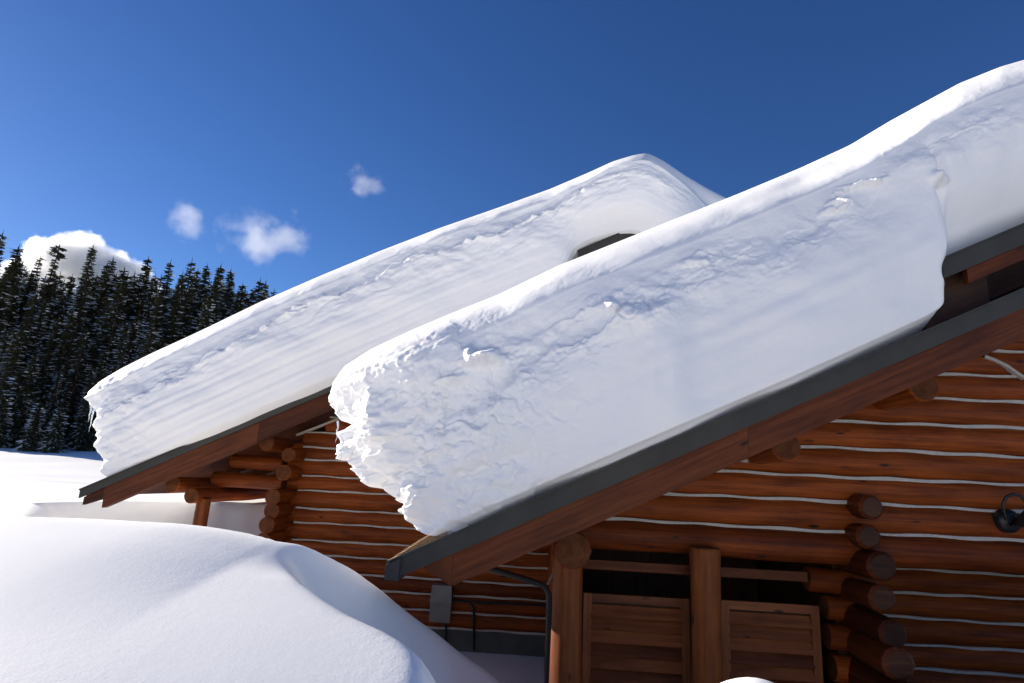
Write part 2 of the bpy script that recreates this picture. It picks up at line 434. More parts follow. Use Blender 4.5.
# near upper wall
cz1 = [1.24+.26*k for k in range(9, 0, -1)] + [1.24,.99,.73,.46,.19,-.05,-.32,-.60]
def xf_near(zc, zt):
    xl = max(.37, E1.x + (zt+.10-E1.z)/SL + .12)
    return xl, 6.8
wn_ = log_wall('log_wall', cz1[:-1], 6.22, .15, xf_near)
mb = MB(); mb.log((.36, 6.17, -.465), (6.8, 6.17, -.465), .155); mb.build('header_beam', [M_LOG, M_END], cabin)
# lower wall behind the porch opening on the right
cz2 = [at(1000, py, 8.0).z+.02 for py in (548,576,600,625,652,676,702,728)]+[-2.75]
log_wall('log_wall', cz2, 8.12, .15, lambda a, b: (3.05, 8.2))
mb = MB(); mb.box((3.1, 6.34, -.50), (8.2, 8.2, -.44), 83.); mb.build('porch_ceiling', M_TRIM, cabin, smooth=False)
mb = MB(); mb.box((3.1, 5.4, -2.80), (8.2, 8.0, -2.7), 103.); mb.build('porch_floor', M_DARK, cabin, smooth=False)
# side wall of the near wing (between porch post and far wall), side wall of the far wing
def side_wall(x, y0, ys, zs, r, y1):
    mb = MB()
    for z, yy in zip(zs, ys): mb.log((x, yy, z), (x, y1, z), r)
    return mb.build('side_wall', [M_LOG, M_END], cabin)
side_wall(.26, 0, [6.4]*9, [-.60-.27*k for k in range(9)], .145, 10.55)
# porch interior: back wall, floor, ceiling
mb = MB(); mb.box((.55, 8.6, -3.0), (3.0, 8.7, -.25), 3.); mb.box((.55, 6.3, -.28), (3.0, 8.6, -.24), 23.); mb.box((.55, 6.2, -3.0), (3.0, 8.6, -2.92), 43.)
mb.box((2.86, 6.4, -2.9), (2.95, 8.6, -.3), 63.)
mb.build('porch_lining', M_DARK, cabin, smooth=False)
# far wing corner: ends of its side-wall logs project forward
mb = MB()
for (px, py, r, yy) in ((288,455,.125,10.15),(283,473,.125,10.1),(272,497,.13,10.0),(271,511,.13,10.0),(266,525,.135,9.95)):
    p = at(px, py, yy); mb.log(p, (p.x+.03, 16.5, p.z), r)
p = at(266,525,9.95)
for k in range(1, 7): mb.log((p.x-.02*k, 9.95, p.z-.25*k), (p.x, 16.5, p.z-.25*k), .13)
for k, z in enumerate([.33,.06,-.22,-.50,-.76,-1.02,-1.28,-1.55,-1.8]): mb.log((-4.62, 10.7, z), (-4.28, 10.7, z), .14)
mb.build('corner_logs', [M_LOG, M_END], cabin)
# flyway logs carrying the porch eave of the far wing
p = at(214, 479, 10.45); q = at(279, 481, 10.45)
mb = MB(); mb.log(p, (q.x+.1, q.y, p.z-.01), .125); mb.build('outrigger_log', [M_LOG, M_END], cabin)
p = at(232, 465, 10.45); q = at(279, 464, 10.45)
mb = MB(); mb.log((p.x, p.y, q.z+.02), (q.x+.1, q.y, q.z), .12); mb.build('outrigger_log', [M_LOG, M_END], cabin)
for (px, py, r, yy, y1) in ((172,485,.125,9.62,16.8),(191,496,.125,9.75,16.0),(266,443,.125,9.8,16.8)):
    p = at(px, py, yy); mb = MB(); mb.log(p, (p.x, y1, p.z+.03), r); mb.build('purlin', [M_LOG, M_END], cabin)
p = at(204, 497, 9.98)
mb = MB(); mb.log((p.x, p.y, p.z-.02), (p.x-.03, p.y, -2.6), .11); mb.build('post', [M_POST, M_END], cabin)
# soffit framing on the far wing : rafter lines seen from below
mb = MB()
for yy in (11.9, 13.2, 14.5): slope_slab(mb, z2, E2.x+.3, -3.9, yy, yy+.09, -.102, -.24, yy*20)
mb.build('rafters', M_TRIM, R2, smooth=False)
# near wing purlin ends
for (px, py, r) in ((786,447,.128),(925,386,.135)):
    p = at(px, py, 5.42); mb = MB(); mb.log(p, (p.x-.03, 9.8, p.z), r, seg=18); mb.build('purlin', [M_LOG, M_END], cabin)
# white chinking arcs where purlins and roof meet the wall
mb = MB()
def arc_chink(pts, y, w=.018, par=None):
    mb = MB()
    P = [at(px, py, y) for px, py in pts]; n = len(P)
    V = []; Fc = []
    for i, p in enumerate(P):
        d = (P[min(i+1, n-1)]-P[max(i-1, 0)]).normalized(); nn = Vector((-d.z, 0, d.x))
        for dy, k in ((.05, 1), (0, .8), (-.006, 0), (0, -.8), (.05, -1)): V.append(p+nn*w*k+Vector((0, dy, 0)))
    for i in range(n-1):
        for j in range(4): a = i*5+j; Fc.append((a, a+1, a+6, a+5))
    mb.add(V, Fc); mb.build('chinking', M_CHINK, par or wn_)
arc_chink([(943,359),(950,361),(960,361)], 6.05); arc_chink([(985,356),(996,360),(1008,366),(1018,373),(1026,378)], 6.05)
arc_chink([(845,404),(850,408),(856,408),(861,407)], 6.05); arc_chink([(734,456),(740,460),(748,461)], 6.05)
pass
wf = [o for o in COL.objects if o.name == 'log_wall'][0]
arc_chink([(296,435),(312,429),(332,421),(352,412)], 10.55, .022, wf)

# near porch: posts, plate end, right log stack
p = at(568, 575, 5.55)
mb = MB(); mb.log((p.x-.005, 5.55, -.62), (p.x+.02, 5.55, -3.0), .128, seg=20); mb.build('post', [M_POST, M_END], cabin)
p = at(704, 546, 5.92)
mb = MB(); mb.log((p.x, 5.92, p.z-.01), (p.x-.01, 5.92, -3.0), .138, seg=20); mb.build('post', [M_POST, M_END], cabin)
p = at(573, 551, 5.38)
mb = MB(); mb.log((p.x, 5.38, p.z), (p.x, 10.4, p.z), .155, seg=9, wob=.003); mb.build('eave_plate', [M_LOG, M_END], cabin)
mb = MB()
M_LOGD = wood('shaded_log', (.06,.014,.004), (.12,.028,.007), (.18,.045,.011))  # darker copy of the stained log: the stack's deep shade put into its colour
M_ENDD = wood('shaded_log_end', (.035,.014,.007), (.07,.028,.013), (.11,.044,.02), knots=False)  # log ends too carry the stack's shade in their colour
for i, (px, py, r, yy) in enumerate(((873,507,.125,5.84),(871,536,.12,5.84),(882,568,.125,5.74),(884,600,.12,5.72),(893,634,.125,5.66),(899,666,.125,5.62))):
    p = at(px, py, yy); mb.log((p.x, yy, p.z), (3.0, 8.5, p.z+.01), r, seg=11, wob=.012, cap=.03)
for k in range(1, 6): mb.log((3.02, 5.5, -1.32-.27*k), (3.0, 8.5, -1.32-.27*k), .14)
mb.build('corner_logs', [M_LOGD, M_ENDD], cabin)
mb = MB()
for (px, py, r) in ((806,578,.11),(824,607,.115),(826,636,.115),(832,668,.12)):
    p = at(px, py, 6.35); mb.log(p, (3.2, 6.35, p.z-.02), r)
for k in range(1, 5): mb.log((2.62, 6.35, p.z-.25*k), (3.2, 6.35, p.z-.25*k), .12)
mb.build('corner_logs', [M_LOG, M_END], cabin)
# rails and louvred shutters
def board(p, q, y, h, t=.05, uo=0.):
    mb = MB(); mb.hexa([(p.x,y,p.z-h/2),(q.x,y,q.z-h/2),(q.x,y+t,q.z-h/2),(p.x,y+t,p.z-h/2),(p.x,y,p.z+h/2),(q.x,y,q.z+h/2),(q.x,y+t,q.z+h/2),(p.x,y+t,p.z+h/2)], uo); return mb
za = at(636, 567, 6.14).z
board(Vector((at(580,570,6.14).x+.0, 0, za)), Vector((at(694,570,6.14).x, 0, za)), 6.14, .085, uo=123).build('rail', M_TRIM, cabin, smooth=False)
board(Vector((at(714,570,6.14).x, 0, za)), Vector((at(807,570,6.14).x, 0, za)), 6.14, .085, uo=143).build('rail', M_TRIM, cabin, smooth=False)
def shutter(x0, x1, zt, zb, y):
    fr = .075
    mb = MB()
    mb.box((x0, y, zb), (x0+fr, y+.05, zt), 163+x0*20); mb.box((x1-fr, y, zb), (x1, y+.05, zt), 203+x0*20)
    mb.box((x0+fr, y+.002, zt-fr), (x1-fr, y+.048, zt), 243+x0*20); mb.box((x0+fr, y+.002, zb), (x1-fr, y+.048, zb+fr), 283)
    s_ = mb.build('shutter', M_SHUT, cabin, smooth=False)
    mb = MB(); z = zt-fr-.075; k = 0
    while z > zb+fr:
        h = .105; j = random.uniform(-.006, .006)
        mb.hexa([(x0+fr-.01,y-.016+j,z-.048),(x1-fr+.01,y-.016+j,z-.048),(x1-fr+.01,y+.002+j,z-.056),(x0+fr-.01,y+.002+j,z-.056),
                 (x0+fr-.01,y+.046+j,z+.050),(x1-fr+.01,y+.046+j,z+.050),(x1-fr+.01,y+.064+j,z+.044),(x0+fr-.01,y+.064+j,z+.044)], 300+20*k)
        z -= .112; k += 1
    mb.build('slats', M_SHUT, s_, smooth=False)
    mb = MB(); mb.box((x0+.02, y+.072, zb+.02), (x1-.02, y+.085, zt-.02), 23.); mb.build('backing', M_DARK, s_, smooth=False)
zt = at(636, 596, 6.16).z
shutter(at(583,640,6.16).x, at(690,640,6.16).x, zt, -2.6, 6.16)
shutter(at(722,640,6.16).x, at(821,640,6.16).x, zt+.01, -2.6, 6.16)
# brown downpipe with its sloping inlet
a_ = at(474,565,6.3); b_ = at(505,573,6.3); c_ = at(540,584,6.3); d_ = at(549,594,6.3)
mb = MB(); mb.tube([a_, b_, (b_+c_)/2, c_, c_*.5+d_*.5+Vector((.01,0,.015)), d_, (d_.x+.005, d_.y, d_.z-.08), (d_.x+.02, d_.y, -2.9)], .029, 12)
pipe = mb.build('downpipe', M_PIPE, cabin)
mb = MB(); sp = at(548, 583, 6.25); mb.tube([sp, sp+Vector((.05, .02, .10))], .008, 6); mb.tube([sp+Vector((-.002,0,-.012)), sp+Vector((.003,0,.004))], .013, 6)
mb.build('pipe_strap', M_BOX, pipe)

# grey electrical box with conduit on the far wall
bp = at(441, 604, 10.45); bx = empty('electrical_box', (bp.x, 10.55, bp.z-.28))
tag(bx, 'small grey electrical box mounted on the shaded log wall', 'electrical box')
mb = MB(); mb.box((bp.x-.17, 10.40, bp.z-.27), (bp.x+.17, 10.58, bp.z+.02)); mb.build('meter_body', M_BOX, bx, smooth=False)
mb = MB(); mb.hexa([(bp.x-.18,10.385,bp.z+.025),(bp.x+.18,10.385,bp.z+.025),(bp.x+.18,10.58,bp.z+.025),(bp.x-.18,10.58,bp.z+.025),
    (bp.x-.16,10.42,bp.z+.29),(bp.x+.16,10.42,bp.z+.29),(bp.x+.16,10.58,bp.z+.29),(bp.x-.16,10.58,bp.z+.29)]); mb.build('cover', M_BOX, bx, smooth=False)
c0 = at(452, 600, 10.5); c1 = at(470, 602, 10.5); c2 = at(474, 608, 10.5); c3 = at(474, 650, 10.5)
mb = MB(); mb.tube([c0, c1, c2, c3], .021, 8); mb.tube([c1, at(545, 605, 10.5)], .02, 8)
mb.tube([at(446, 620, 10.5), at(446, 660, 10.5)], .018, 8); mb.build('conduit', M_PIPE, bx)

# black gooseneck lamp on the right wall
lb = at(1006, 521, 6.07); lamp = empty('wall_lamp', (lb.x, 6.07, lb.z))
tag(lamp, 'black gooseneck wall lamp on the log wall at right', 'lamp')
mb = MB(); mb.tube([(lb.x, 6.09, lb.z), (lb.x, 6.03, lb.z), (lb.x, 6.0, lb.z), (lb.x, 5.985, lb.z)], .1, 20, rs=[.11, .108, .085, .04]); mb.build('wall_plate', M_BLACK, lamp)
pts = [at(px, py, 5.98-.012*i) for i, (px, py) in enumerate(((1007,520),(1004,512),(1003,504),(1006,497),(1013,494),(1021,496),(1026,503),(1028,512)))]
mb = MB(); mb.tube(pts, .014, 10); mb.build('gooseneck', M_BLACK, lamp)
sh = pts[-1]; mb = MB(); mb.tube([sh+Vector((0,0,.02)), sh, sh+Vector((0,0,-.03)), sh+Vector((0,0,-.10)), sh+Vector((0,0,-.13))], .05, 20, rs=[.025,.04,.07,.12,.14]); mb.build('lamp_shade', M_BLACK, lamp)

# ------------------------------------------------------------------ roof snow
def poly_eval(P, n, by='len'):
    P = np.array(P, float); d = np.r_[0, np.cumsum(np.hypot(*np.diff(P, axis=0).T))]; d /= d[-1]
    t = np.linspace(0, 1, n) if np.isscalar(n) else n
    # Catmull-like smooth: dense linear then slight box blur
    T = np.linspace(0, 1, 800); X = np.interp(T, d, P[:,0]); Z = np.interp(T, d, P[:,1])
    k = 17; ker = np.hanning(k); ker /= ker.sum()
    Xp = np.pad(X, k//2, mode='reflect', reflect_type='odd'); Zp = np.pad(Z, k//2, mode='reflect', reflect_type='odd')
    X = np.convolve(Xp, ker, 'valid'); Z = np.convolve(Zp, ker, 'valid')
    return np.interp(t, T, X), np.interp(t, T, Z)
def px2(P, Y): return [(at(px, py, Y).x, at(px, py, Y).z) for px, py in P]

def snow_slab(name, Bp, Tp, Lp, Y0, yback, disp, D, vr, bevel, sb, ns, nv, nt_, nb, kpow, topfall=.03, mat_=None, warp=1.0, dfun=None):
    s = np.linspace(0, 1, ns)**warp
    Bx, By = poly_eval(Bp, s); Tx, Ty = poly_eval(Tp, s)
    v = np.r_[np.linspace(0, vr, int(nv*.72), endpoint=False), vr+(1-vr)*np.linspace(0, 1, nv-int(nv*.72))]
    L = np.array(Lp, float)
    dl = np.r_[0, np.cumsum(np.hypot(*np.diff(L, axis=0).T))]; dl /= dl[-1]
    Lx = np.interp(v, dl, L[:,0]); Ly = np.interp(v, dl, L[:,1])
    devx = Lx-((1-v)*Bx[0]+v*Tx[0]); devy = Ly-((1-v)*By[0]+v*Ty[0])
    w = (1-s)**kpow; w2 = (1-s)**(kpow*5)
    sm = lambda q_: np.convolve(np.pad(q_, 30, mode='reflect', reflect_type='odd'), np.hanning(61)/np.hanning(61).sum(), 'valid')
    sx_, sy_ = sm(devx), sm(devy)
    IX = np.outer(1-v, Bx)+np.outer(v, Tx)+np.outer(sx_, w)+np.outer(devx-sx_, w2)
    IY = np.outer(1-v, By)+np.outer(v, Ty)+np.outer(sy_, w)+np.outer(devy-sy_, w2)
    S, V = np.meshgrid(s, v)
    q = np.clip((V-vr)/(1-vr), 0, 1)
    g = .55*q**1.35+.45*(1-np.sqrt(np.clip(1-q*q, 0, 1)))
    Dm = D if dfun is None else dfun(s)[None,:]
    beta = np.clip(1-S/sb, 0, 1)
    th = beta*math.pi/2*.85
    Yf = Y0+bevel*beta**2*np.interp(V, [0,.3,1], [.15,.7,1])
    DX, DY, DZ = [fw[i]*F+RT[i]*(IX-512)+UP[i]*(341.5-IY) for i in range(3)]
    Yd = Yf+Dm*g*np.cos(th)
    X = DX/DY*Yd; Z = DZ/DY*Yd
    n = disp(S, V, X, Z)
    n = n*(1-.9*sst(.93, 1, V))
    X2 = X-n*np.sin(th); Y2 = Yd-n*np.cos(th)
    # eave-end columns running back along the house
    rows = X.shape[0]
    cols_x, cols_y, cols_z = [], [], []
    for j in range(nb, 0, -1):
        t = (j/nb)**1.5; yb = Y0+bevel+(yback-Y0-bevel)*t
        rough = .10*fbm(yb*1.1, v*4, 3.1, 3)*min(1, 4*t) + .10*sst(0, .3, t)
        cols_x.append(X2[:,0]+rough); cols_y.append(np.full(rows, yb)+ (Y2[:,0]-Y0-bevel)*(1-t)); cols_z.append(Z[:,0].copy())
    XX = np.c_[np.array(cols_x).T, X2]; YY = np.c_[np.array(cols_y).T, Y2]; ZZ = np.c_[np.array(cols_z).T, Z]
    # top sheet to the back
    tx, ty, tz = [XX], [YY], [ZZ]
    for i in range(1, nt_+1):
        t = (i/nt_)**1.8
        y = YY[-1]+(yback-YY[-1])*t
        x = XX[-1] + .35*t*np.r_[np.ones(nb), (1-s)**8]
        z = ZZ[-1]-topfall*(y-YY[-1])+.03*fbm(x*.8, y*.8, 7.7, 3)*np.minimum(1, (y-YY[-1])*2)
        tx.append(x[None]); ty.append(y[None]); tz.append(z[None])
    XX, YY, ZZ = np.vstack(tx), np.vstack(ty), np.vstack(tz)
    # underside lip back onto the roof, and the back wall
    XX = np.vstack([XX[0:1], XX, XX[-1:]]); YY = np.vstack([YY[0:1]+.28, YY, YY[-1:]+.02]); ZZ = np.vstack([ZZ[0:1]-.14, ZZ, ZZ[-1:]-1.6])
    r_, c_ = XX.shape
    idx = np.arange(r_*c_).reshape(r_, c_)
    Fq = np.stack([idx[:-1,:-1], idx[:-1,1:], idx[1:,1:], idx[1:,:-1]], -1).reshape(-1, 4)
    P = np.stack([XX, YY, ZZ], -1).reshape(-1, 3); c = np.array([P[:,0].mean(), P[:,1].mean(), P[:,2].min()])
    me = bpy.data.meshes.new(name); me.from_pydata((P-c).tolist(), [], Fq.tolist()); me.materials.append(mat_ or M_SNOW)
    me.polygons.foreach_set('use_smooth', [True]*len(me.polygons)); me.update()
    o = link(bpy.data.objects.new(name, me)); o.location = c
    return o

# near slab ------------------------------------------------
B1 = [(430,537),(500,506),(600,463),(700,420),(800,377),(880,341),(928,319),(946,308),(950,290),(944,268),(958,262),(990,246),(1024,231),(1090,203)]
T1 = [(333,383),(345,366),(372,349),(410,331),(450,314),(500,294),(560,265),(620,241),(680,217),(740,193),(800,168),(850,145),(890,121),(925,102),(960,83),(1000,67),(1024,60),(1090,42)]
L1 = [(430,537),(420,530),(411,519),(405,511),(408,504),(396,494),(389,489),(378,487),(369,473),(362,466),(363,459),(355,461),(345,459),(341,452),(343,443),(340,432),(347,424),(338,420),(333,410),(329,402),(331,392),(333,383)]
def ledge(S, X, pts):
    xs = [at(p[0], p[1], 5.0).x for p in pts]; return np.interp(X, xs, [p[2] for p in pts])
def disp1(S, V, X, Z):
    # ragged shelf that separates recessed upper band from lower face
    led = np.interp(S, [0,.05,.12,.2,.27,.34,.42,.52,.62,.72,.80,.9,1], [.50,.52,.55,.57,.62,.62,.68,.68,.70,.73,.78,.66,.66])
    led = led+.05*fbm(X*2.1, Z*.4, 1.0, 4)+.03*fbm(X*7, Z*1.2, 4.0, 3)
    vert = 1.9
    d = (led-V)*vert
    amp = np.interp(S, [0,.05,.12,.3,.40,.46,.62,.70,.8,.86,.9,1], [.04,.08,.12,.13,.10,.05,.03,.03,.07,.07,.02,.02])
    amp = amp*np.clip(.55+.9*fbm(X*1.4, Z*.6, 21., 2), .08, 1.3)
    wid = .02+.10*np.clip(.5+.8*fbm(X*2.2, Z*1.0, 31., 2), 0, 1)
    step = amp*sst(-wid, wid, d)
    bulge = .10*np.sin(np.clip(V/.85, 0, 1)*math.pi)
    near_led = np.exp(-((d-.03)/.16)**2)
    chunk = np.maximum(0, fbm(X*3.6, Z*4.2, 9.0, 4, .5)+.02)
    lump = fbm(X*1.5, Z*1.9, 2.0, 4, .5); fine_ = fbm(X*7, Z*8, 14., 3, .5)
    wend = np.interp(S, [0,.06,.12,.20,.28], [1,1,.7,.22,0])
    wup = np.interp(V, [0,.3,.5,.6,.74,.82,.9,1], [.06,.12,.45,.9,.8,.35,.12,.05])
    ux = X*.905+Z*.425; uz = Z*.905-X*.425
    crust = np.abs(fbm(ux*1.9+.6*fbm(X*1.2, Z*1.2, 40., 2), uz*3.6+.5*fbm(X*1.6, Z*1.6, 47., 2), 41., 5, .52))
    crust = crust-.35+.25*fbm(ux*4.5, uz*8, 42., 4, .55)
    r2 = wend*(.08*lump+.03*chunk+.02*crust+.010*fine_+.085*blocks(X*3.4, Z*4.2, 3)+.045*blocks(X*8, Z*9, 5))*np.interp(V,[0,.3,.6,.85,1],[.6,.9,1,.5,.1]) \
       + np.interp(S,[0,.1,.3,.45,.55,.7,.85,1],[0,.5,1,1,.7,.35,.6,.2])*(near_led*(.06*chunk+.032*blocks(ux*4, uz*8, 9)+.010*blocks(ux*9, uz*15, 11)) + wup*(.045*lump+.030*crust+.007*fine_))
    # a broken-out lit chunk low at the eave corner
    gx, gz = at(420, 497, 5.0).x, at(420, 497, 5.0).z
    e = ((X-gx-.3*(Z-gz))/.17)**2+((Z-gz)/.17)**2
    cr = .11*np.exp(-e*1.2)*(1+.25*fine_)
    # the small bright notch where the upper snow begins
    gx, gz = at(933, 183, 5.0).x, at(933, 183, 5.0).z
    cr = cr + .13*np.exp(-(((X-gx)/.075)**2+((Z-gz)/.05)**2)**1.5)
    for (kx, ky, rx_, rz_, ka) in ((522,349,.34,.12,.09),(487,352,.20,.14,.07),(452,388,.20,.09,.10),(425,402,.2,.08,.08),(395,432,.22,.07,.10),(592,312,.10,.10,.06),(611,306,.08,.09,.07),(566,328,.16,.06,.08),(860,186,.22,.05,.10),(838,204,.12,.06,.07),(700,262,.2,.05,.05)):
        kp = at(kx, ky, 5.0); ee = ((X-kp.x+.05*fine_)/rx_)**2+((Z-kp.z-.28*(X-kp.x)+.05*fine_)/rz_)**2
        cr = cr + ka*(1-sst(.05, 1.5, ee))*(.25+1.1*chunk+.5*np.maximum(crust,0)+.25*fine_)
    soft = .035*fbm(X*.8, Z*1.2, 5.0, 3)+.008*fbm(X*1.6+Z*.8, Z*3.4-X*1.6, 6.0, 2)
    # crease where the two tiers of snow meet
    xc = at(940, 240, 5.0).x+.05*fbm(Z*2.2, 0., 55., 4)-.02*sst(.25,.6,V)
    rec = -.34*sst(xc-.02, xc+.14, X)*np.interp(V, [0,.22,.42,.62,.75], [1.2,.8,.32,.05,0])
    rec = rec - .10*np.exp(-((X-xc-.03)/.05)**2)*np.interp(V, [0,.5,.7,.8], [.6,1,.6,0])
    und = -.09*sst(.022, 0, V)                                     # thawed undercut above the flashing
    return step*np.interp(S,[0,.94,1],[1,1,.5])+bulge+r2+cr+soft+rec+und+.0045*np.sin(V*58+1.3*fbm(X*.35, Z*.35, 66., 2))*np.interp(V,[0,.08,.4,.55],[0,1,1,0])*np.clip(fbm(X*.5,V*5,67.,2)+.5,0,1)
slab1 = snow_slab('roof_snow', B1, T1, L1, 4.97, 9.3, disp1, .40, .86, .62, .11, 760, 230, 26, 26, 14, .02, dfun=lambda s: np.interp(s, [0,.3,.7,1], [.36,.42,.55,.62]))
tag(slab1, 'huge thick snow slab overhanging the near gable roof', 'roof snow')

# far slab -------------------------------------------------
B2 = [(105,476),(150,458),(220,429),(330,382),(420,344),(500,311),(560,286),(568,262),(574,249),(590,239),(612,233),(634,231),(650,236),(672,242),(700,254),(760,282),(830,318)]
T2 = [(88,392),(100,381),(122,368),(150,354),(200,331),(260,302),(320,276),(380,251),(440,228),(500,207),(550,189),(590,172),(614,161),(634,155),(648,153),(664,161),(684,174),(706,186),(730,197),(780,219),(850,250)]
L2 = [(105,476),(103,470),(105,460),(104,447),(106,441),(104,434),(102,424),(98,415),(92,408),(89,402),(85,398),(88,392)]
def disp2(S, V, X, Z):
    led = np.interp(S, [0,.1,.2,.3,.4,.5,.6,.68,.8,1], [.62,.66,.72,.76,.77,.76,.75,.74,.7,.7])
    led = led+.035*fbm(X*1.2, Z*.3, 1.0, 4)+.025*fbm(X*5, Z*1.2, 4.0, 3)
    d = (led-V)*1.7
    amp = np.interp(S, [0,.08,.2,.4,.55,.7,.8], [.02,.10,.14,.15,.12,.12,.0])
    step = amp*sst(-.015, .03, d)
    frill = .05*blocks(X*4+Z*1.5, Z*7-X*2.5, 21)*np.exp(-(d/.13)**2)*np.interp(S,[0,.1,.7,.8],[.6,1,1,0])+.05*np.maximum(0, fbm(X*3.0, Z*3.2, 2.0, 4))*np.exp(-(d/.14)**2)*np.interp(S,[0,.1,.7,.8],[.4,1,1,0])
    zz = V*1.7
    strata = .20*(.022*np.sin(zz*13+1.2*fbm(X*.35, zz*.6, 3., 2))+.030*np.sin(zz*34+1.6*fbm(X*.3, zz*.7, 8., 2))+.014*np.sin(zz*61+1.5*fbm(X*.3, zz, 18., 2)))*np.interp(V,[0,.08,.5,.62,.8],[.3,1,1,.4,.0])*np.interp(S,[0,.4,.6,.72],[1,.8,.4,.2])
    soft = .05*fbm(X*.6, Z*.8, 5.0, 3)+.03*np.interp(S,[0,.3,.5,.75,.85],[.6,.6,1,1,.2])*np.interp(V,[0,.4,.6,.85,1],[.1,.3,1,1,.2])*fbm(X*2.2, Z*3.2, 6.0, 4)
    bulge = .12*np.sin(np.clip(V/.85, 0, 1)*math.pi)
    # beyond the ridge the face turns away
    xr = at(650, 160, 9.4).x
    turn = -1.3*sst(xr+.1, xr+2.6, X)*(.25+.75*V)
    # arch scooped over the raised roof tier
    ax, az = at(610, 246, 9.4).x, at(610, 246, 9.4).z
    e = ((X-ax)/.78)**2+((Z-az)/.42)**2
    arch = -.20*np.exp(-e**1.2)+.03*fbm(X*.9, Z*3.5, 61., 3)*np.exp(-((np.sqrt(e)-1.2)/.5)**2)
    ux = X*.905+Z*.425; uz = Z*.905-X*.425
    crust = np.abs(fbm(ux*1.4, uz*3.4+.5*fbm(X, Z, 77., 2), 71., 5, .52))-.35
    soft = soft+.034*crust*np.interp(V,[0,.4,.6,.8,.9,1],[.05,.1,.8,.9,.3,.05])*np.interp(S,[0,.7,.8],[1,1,.2])
    endr = .05*fbm(X*3.5, Z*4.5, 11., 4)*np.interp(S,[0,.03,.1],[1,.7,0])
    und = -.02*sst(.02, 0, V)
    return step+frill+strata+soft+bulge+turn+arch+endr+und
slab2 = snow_slab('roof_snow', B2, T2, L2, 9.40, 16.8, disp2, .5, .90, .22, .03, 620, 190, 22, 24, 22, .02, dfun=lambda s: np.interp(s, [0,.3,.7,.8,1], [.42,.45,.5,.9,1.2]))
tag(slab2, 'long layered snow slab with an arched gap on the far roof', 'roof snow')

# icicles -------------------------------------------------
def icicle(px, py, Y, ln, r, label, grp):
    p = at(px, py, Y); mb = MB(); n = 7
    mb.tube([(p.x+.006*math.sin(i*1.9+px), p.y+.004*math.cos(i*2.3), p.z+.06-(ln+.06)*i/n) for i in range(n+1)], r, 8, rs=[r*(1.2-1.13*i/n)*(1+.12*math.sin(i*2.7)) for i in range(n+1)])
    o = mb.build('icicle', M_ICE); tag(o, label, 'icicle', grp); return o
icicle(337.5, 428, 5.30, .13, .009, 'short thin icicle at the outer lip of the near slab', 'icicles on the near slab')
icicle(342.5, 440, 5.30, .19, .011, 'longest icicle under the eave end of the near slab', 'icicles on the near slab')
icicle(91, 408, 9.60, .24, .014, 'left icicle of the close pair under the far slab lip', 'icicles on the far slab')
icicle(93.5, 410, 9.60, .36, .014, 'longer right icicle of the close pair under the far slab lip', 'icicles on the far slab')

# ------------------------------------------------------------------ snow ground (one sheet)
def axis(segs):
    out = [segs[0][0]]
    for a, b, st0, st1 in segs:
        x = a
        while x < b-1e-6:
            t = (x-a)/(b-a); x = min(b, x+st0*(st1/st0)**t); out.append(x)
    return np.array(out)
gx = axis([(-1500,-200,200,40),(-200,-40,12,3),(-40,-12,2,.3),(-12,-5,.12,.07),(-5,1.2,.045,.035),(1.2,8,.08,.3),(8,60,.4,8),(60,1500,20,250)])
gy = axis([(-300,-8,40,2),(-8,.8,.8,.08),(.8,7,.035,.045),(7,17,.06,.08),(17,60,.12,3),(60,200,3,8),(200,2500,20,300)])
X, Y = np.meshgrid(gx, gy)
def cub(y, P):
    P = np.array(P); xs, zs = P[:,0], P[:,1]
    m = np.gradient(zs, xs); y = np.clip(y, xs[0], xs[-1]); i = np.clip(np.searchsorted(xs, y, 'right')-1, 0, len(xs)-2)
    h = xs[i+1]-xs[i]; t = (y-xs[i])/h
    return (2*t**3-3*t**2+1)*zs[i]+(t**3-2*t**2+t)*h*m[i]+(-2*t**3+3*t**2)*zs[i+1]+(t**3-t**2)*h*m[i+1]
fld = cub(Y, [(-300,48),(-120,34),(-60,17),(-24,2.0),(-12,-1.2),(0,-1.2),(10,-.95),(14,-.80),(17,-.82),(25,-.95),(45,-.7),(56,.1),(66,.75),(90,2.2),(130,10),(200,26),(300,40),(2500,40)])  # the rise behind the camera is an unseen hill, added to bounce fill light
fld = np.where(Y < -12, -1.2+(fld+1.2)*sst(26, -8, X), fld)  # added hill fades out to the right, keeping its bounce off the recess
fld = fld + .10*fbm(X*.11, Y*.11, 2.2, 3)*np.clip((np.hypot(X, Y)-16)/20, 0, 1)
fld = fld - .10*np.exp(-((Y-22.5-.16*(X+15)-.6*np.sin(X*.2))/.35)**2)*(X < -6)      # old ski track
# foreground mound
crest = 4.5
g = cub(Y-crest+4.5, [(-12,-1.7),(0,-1.62),(1.2,-1.10),(2.4,-.865),(3.4,-.67),(4.2,-.52),(4.65,-.462),(5.4,-.53),(7,-1.00),(9,-1.5),(11,-1.62),(30,-1.62)])
g = g - .015*(X+2.9)**2*np.clip(1-np.abs(X+2.9)/12, 0, 1) + .02*fbm(X*.4, Y*.4, 1.5, 2)
